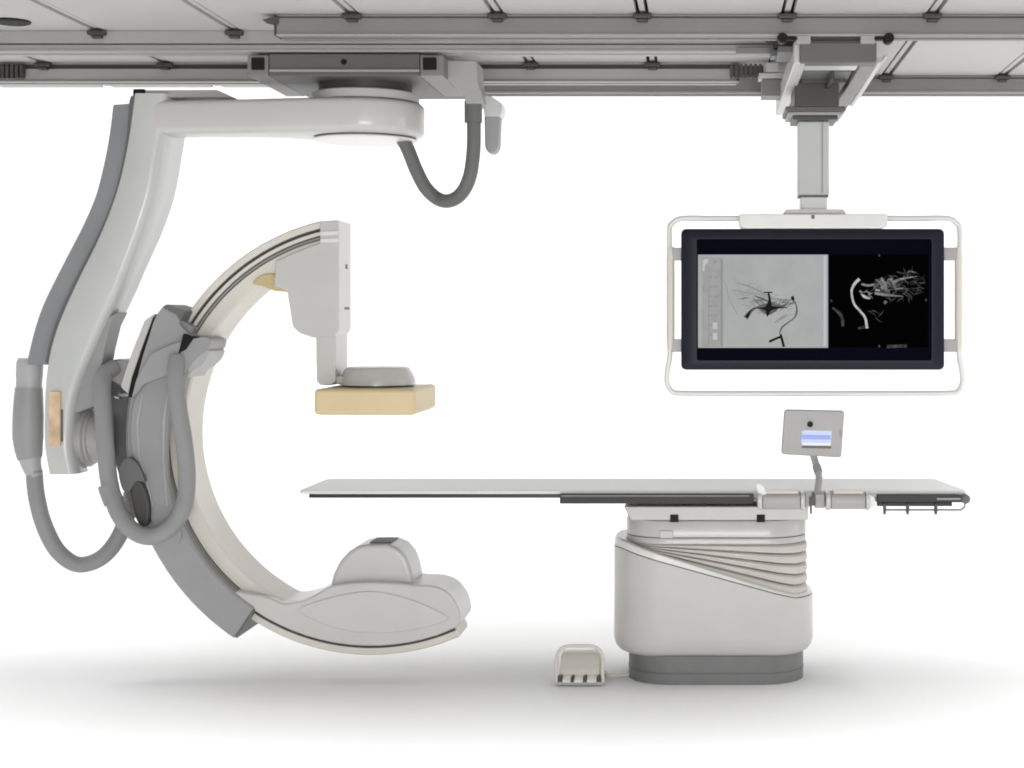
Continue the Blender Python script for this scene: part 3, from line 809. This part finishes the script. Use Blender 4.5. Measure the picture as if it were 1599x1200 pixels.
def module(label, x0, x1, flange_left):
    d = 6.40
    t = thing('table_side_control', label, 'control box', (X((x0 + x1) / 2, d), 6.45, Z(799, d)), 'control boxes clipped along the table edge')
    rings = []
    zc, h = Z(784, d), .034
    body = MB()
    sec = []
    for i in range(24):
        a = 2 * math.pi * i / 24
        ca, sa = math.cos(a), math.sin(a)
        sec.append((6.445 + .045 * math.copysign(abs(ca) ** .6, ca), zc + h * math.copysign(abs(sa) ** .6, sa)))
    body.loft([[Vector((X(x, d), y, z)) for y, z in sec] for x in (x0 + 8, x1)])
    body.build('housing', ENAMEL_MID, t, bevel=.004)
    MB().box(X(x0 + 12, d), X(x1 - 3, d), 6.415, 6.50, zc + h - .004, zc + h + .008).build('key_panel', IVORY, t, bevel=.003)
    for xa in ((x0, x0 + 7.5), (x1 + .5, x1 + 7)):
        s2 = [(6.445 + (y - 6.445) * 1.08, zc + (z - zc) * 1.1) for y, z in sec]
        MB().loft([[Vector((X(x, d), y, z)) for y, z in s2] for x in xa]).build('end_flange', ENAMEL, t, bevel=.004)
    MB().box(X(x0 + 8, d), X(x1, d), 6.402, 6.41, zc + .008, zc + .012).build('trim_line', GREY, t)
    return t


t1 = module('pale rounded control box on the table edge directly above the pedestal', 1183, 1250, True)
MB().prism(curve2([(1184, 770), (1181, 758), (1186, 756), (1194, 763), (1197, 775), (1192, 780)], 3, True), 6.41, 6.47).build('clamp_lever', ENAMEL_LIGHT, t1, bevel=.004)
t2 = module('pale rounded control box on the table edge right of the panel stem', 1290, 1352, False)
MB().prism(fillet([(1352, 772), (1366, 777), (1368, 790), (1352, 797)], 3), 6.41, 6.47).build('end_cone', ENAMEL_LIGHT, t2, bevel=.006)

# control panel on its stem
K = thing('control_panel', 'small square control panel with a lit blue display on a bent stem above the table', 'control panel', (X(1278, 6.5), 6.5, .76))
d = 6.53
kb = MB().prism(fillet([(1225, 640), (1319, 642), (1314, 715), (1220, 710)], 5), d, d + .045).build('panel_case', ENAMEL_MID, K, bevel=.006, seg=3)
MB().prism(fillet([(1255, 672), (1299, 673), (1297, 698), (1252, 697)], 1.5), d - .003, d + .003).build('display_frame', ENAMEL_LIGHT, kb, bevel=.001)
dp = MB().prism([(1253, 673), (1298, 674), (1297, 693), (1251, 692)], d - .0045, d - .002).build('display', emit('blue_display', (.66, .73, 1.0), 1.0, 30, .05), kb, smooth=False)
MB().prism([(1253, 679), (1297.5, 680), (1297.3, 687), (1252, 686)], d - .0056, d - .0046).build('display_band', emit('blue_display_band', (.38, .48, .88), 1.0), kb, smooth=False)
MB().prism([(1253, 696), (1298, 697), (1298, 701), (1252, 700)], d - .006, d + .002).build('button_strip', GREY_SHADE, kb, bevel=.001)
q = P(1265, 663, d)
MB().lathe(q, [(0, d - .018), (.010, d - .018), (.011, d - .014), (.012, d), (0, d)], 'y', 24).build('dial', BLACK, kb)
MB().pbox(1311, 672, 1314.5, 682, d - .004, d + .02).build('key_switch', GREY, kb, bevel=.001)
MB().pbox(1252, 650, 1306, 651, d - .0012, d + .001).pbox(1230, 665, 1250, 666, d - .0012, d + .001).build('key_line', GREY_LIGHT, kb)
MB().tube(hose([(1269, 706), (1272, 718), (1277, 734), (1279, 748), (1277, 764), (1275, 780)], [6.56, 6.56, 6.53, 6.50, 6.47, 6.45]), .0145, 16).build('stem', ENAMEL_MID, K)
MB().tube(hose([(1275, 728), (1278, 738)], [6.54, 6.522]), .018, 16).build('stem_joint', GREY, K)
ck = MB().pbox(1257, 770, 1268, 792, 6.42, 6.503).pbox(1272, 772, 1288, 794, 6.425, 6.503).build('stem_clamp', ENAMEL_MID, K, bevel=.005)
MB().pbox(1264, 776, 1273, 790, 6.405, 6.48).pbox(1265, 788, 1268, 803, 6.42, 6.44).build('clamp_screw', DARK, ck, bevel=.002)

# ---------------------------------------------------------------- foot switch
fd = 6.52
W = thing('foot_switch', 'small white foot pedal box with a hoop handle on the floor left of the pedestal', 'foot pedal', (X(905, fd), 6.6, 0))
MB().box(X(868, fd), X(943, fd), 6.50, 6.70, .002, .018).build('base_plate', GREY_LIGHT, W, bevel=.006)
rings = []
m = MB()
x0, x1 = X(873, fd), X(937, fd)
sec = [(6.535, .018), (6.535, .035), (6.56, .075), (6.61, .115), (6.66, .118), (6.69, .10), (6.695, .018)]
m.loft([[Vector((x, a, b)) for a, b in sec] for x in (x0, x1)])
m.build('hood', IVORY, W, bevel=.012, seg=3)
for a, b in ((879, 892), (897, 911), (917, 932)):
    MB().add([(X(x, fd), y, z) for x in (a, b) for y, z in ((6.485, .018), (6.485, .028), (6.535, .04), (6.535, .018))], [(0, 1, 2, 3), (7, 6, 5, 4), (0, 4, 5, 1), (1, 5, 6, 2), (2, 6, 7, 3), (3, 7, 4, 0)]).build('pedal', ENAMEL_LIGHT, W, bevel=.003)
for a, b in ((868, 878), (893, 896), (912, 916), (933, 938)):
    MB().pbox(a, 1056, b, 1071, 6.505, 6.535).build('pedal_divider', DARK, W, bevel=.002)
MB().tube(hose([(869, 1066), (869, 1050), (869, 1030), (873, 1017), (884, 1010), (905, 1009), (926, 1010), (937, 1017), (941, 1030), (941, 1050), (942, 1066)], 6.51), .0075, 12).build('hoop_handle', IVORY, W)
MB().tube(catmull([Vector((X(938, fd), 6.65, .03)), Vector((X(950, fd), 6.66, .012)), Vector((X(968, fd), 6.67, .008)), Vector((X(990, fd), 6.69, .02))], 6), .007, 10).build('pedal_cable', IVORY, W)

# ---------------------------------------------------------------- light
w = bpy.data.worlds.new('World')
scene.world = w
w.use_nodes = True
nt = w.node_tree
bg = nt.nodes['Background']
tc = nt.nodes.new('ShaderNodeTexCoord')
sep = nt.nodes.new('ShaderNodeSeparateXYZ')
nt.links.new(tc.outputs['Generated'], sep.inputs[0])
mp = nt.nodes.new('ShaderNodeMapRange')
mp.interpolation_type = 'SMOOTHSTEP'
mp.inputs['From Min'].default_value = -.9
mp.inputs['From Max'].default_value = .05
mp.inputs['To Min'].default_value = .35
mp.inputs['To Max'].default_value = .66
nt.links.new(sep.outputs['Y'], mp.inputs['Value'])
nt.links.new(mp.outputs['Result'], bg.inputs['Strength'])
bg.inputs['Color'].default_value = (1, 1, 1, 1)


def area(name, loc, target, sx, sy, power, col=(1, 1, 1)):
    l = bpy.data.lights.new(name, 'AREA')
    l.shape = 'RECTANGLE'
    l.size, l.size_y = sx, sy
    l.energy = power
    l.color = col
    o = bpy.data.objects.new(name, l)
    COL.objects.link(o)
    o.location = loc
    o.rotation_euler = (Vector(target) - Vector(loc)).to_track_quat('-Z', 'Y').to_euler()
    return o


area('front_softbox', (-.6, 4.7, 5.0), (-.6, 4.8, 0), 8, 1.2, 285)
area('back_softbox', (-.6, 8.1, 5.0), (-.6, 8.3, 0), 8, 2.0, 125)
area('backdrop_softbox', (-1.0, 8.7, 5.3), (-1.0, 12.0, 1.9), 11, .8, 158)
area('front_fill_softbox', (.3, -1.6, .9), (-.3, 6.6, .9), 3.5, 1.2, 170)  # unseen fill added behind the camera to lift the front faces
area('left_overhead_softbox', (-5.2, 6.75, 5.0), (-2.6, 6.65, 0), 1.4, 1.4, 78)
area('right_overhead_softbox', (3.1, 6.75, 5.0), (1.8, 6.65, 0), 1.4, 1.4, 66)
area('side_softbox', (4.2, 6.8, 1.7), (-1.2, 6.6, 1.7), 2.0, 2.0, 36)

cam = bpy.data.cameras.new('camera')
co = bpy.data.objects.new('camera', cam)
COL.objects.link(co)
co.location = (0, 0, EYE)
co.rotation_euler = (math.radians(90), 0, 0)
cam.sensor_width = 36
cam.lens = 36 * F / 1599
cam.shift_x = (799.5 - CX) / 1599
cam.shift_y = -(600 - CY) / 1599
cam.clip_end = 1000
scene.camera = co
vs = scene.view_settings
vs.view_transform = 'Standard'
vs.look = 'None'
vs.exposure = 0
vs.gamma = 1
vs.use_curve_mapping = False
scene.cycles.filter_width = 1.9
scene.cycles.max_bounces = 8
scene.cycles.diffuse_bounces = 5
scene.cycles.use_denoising = True
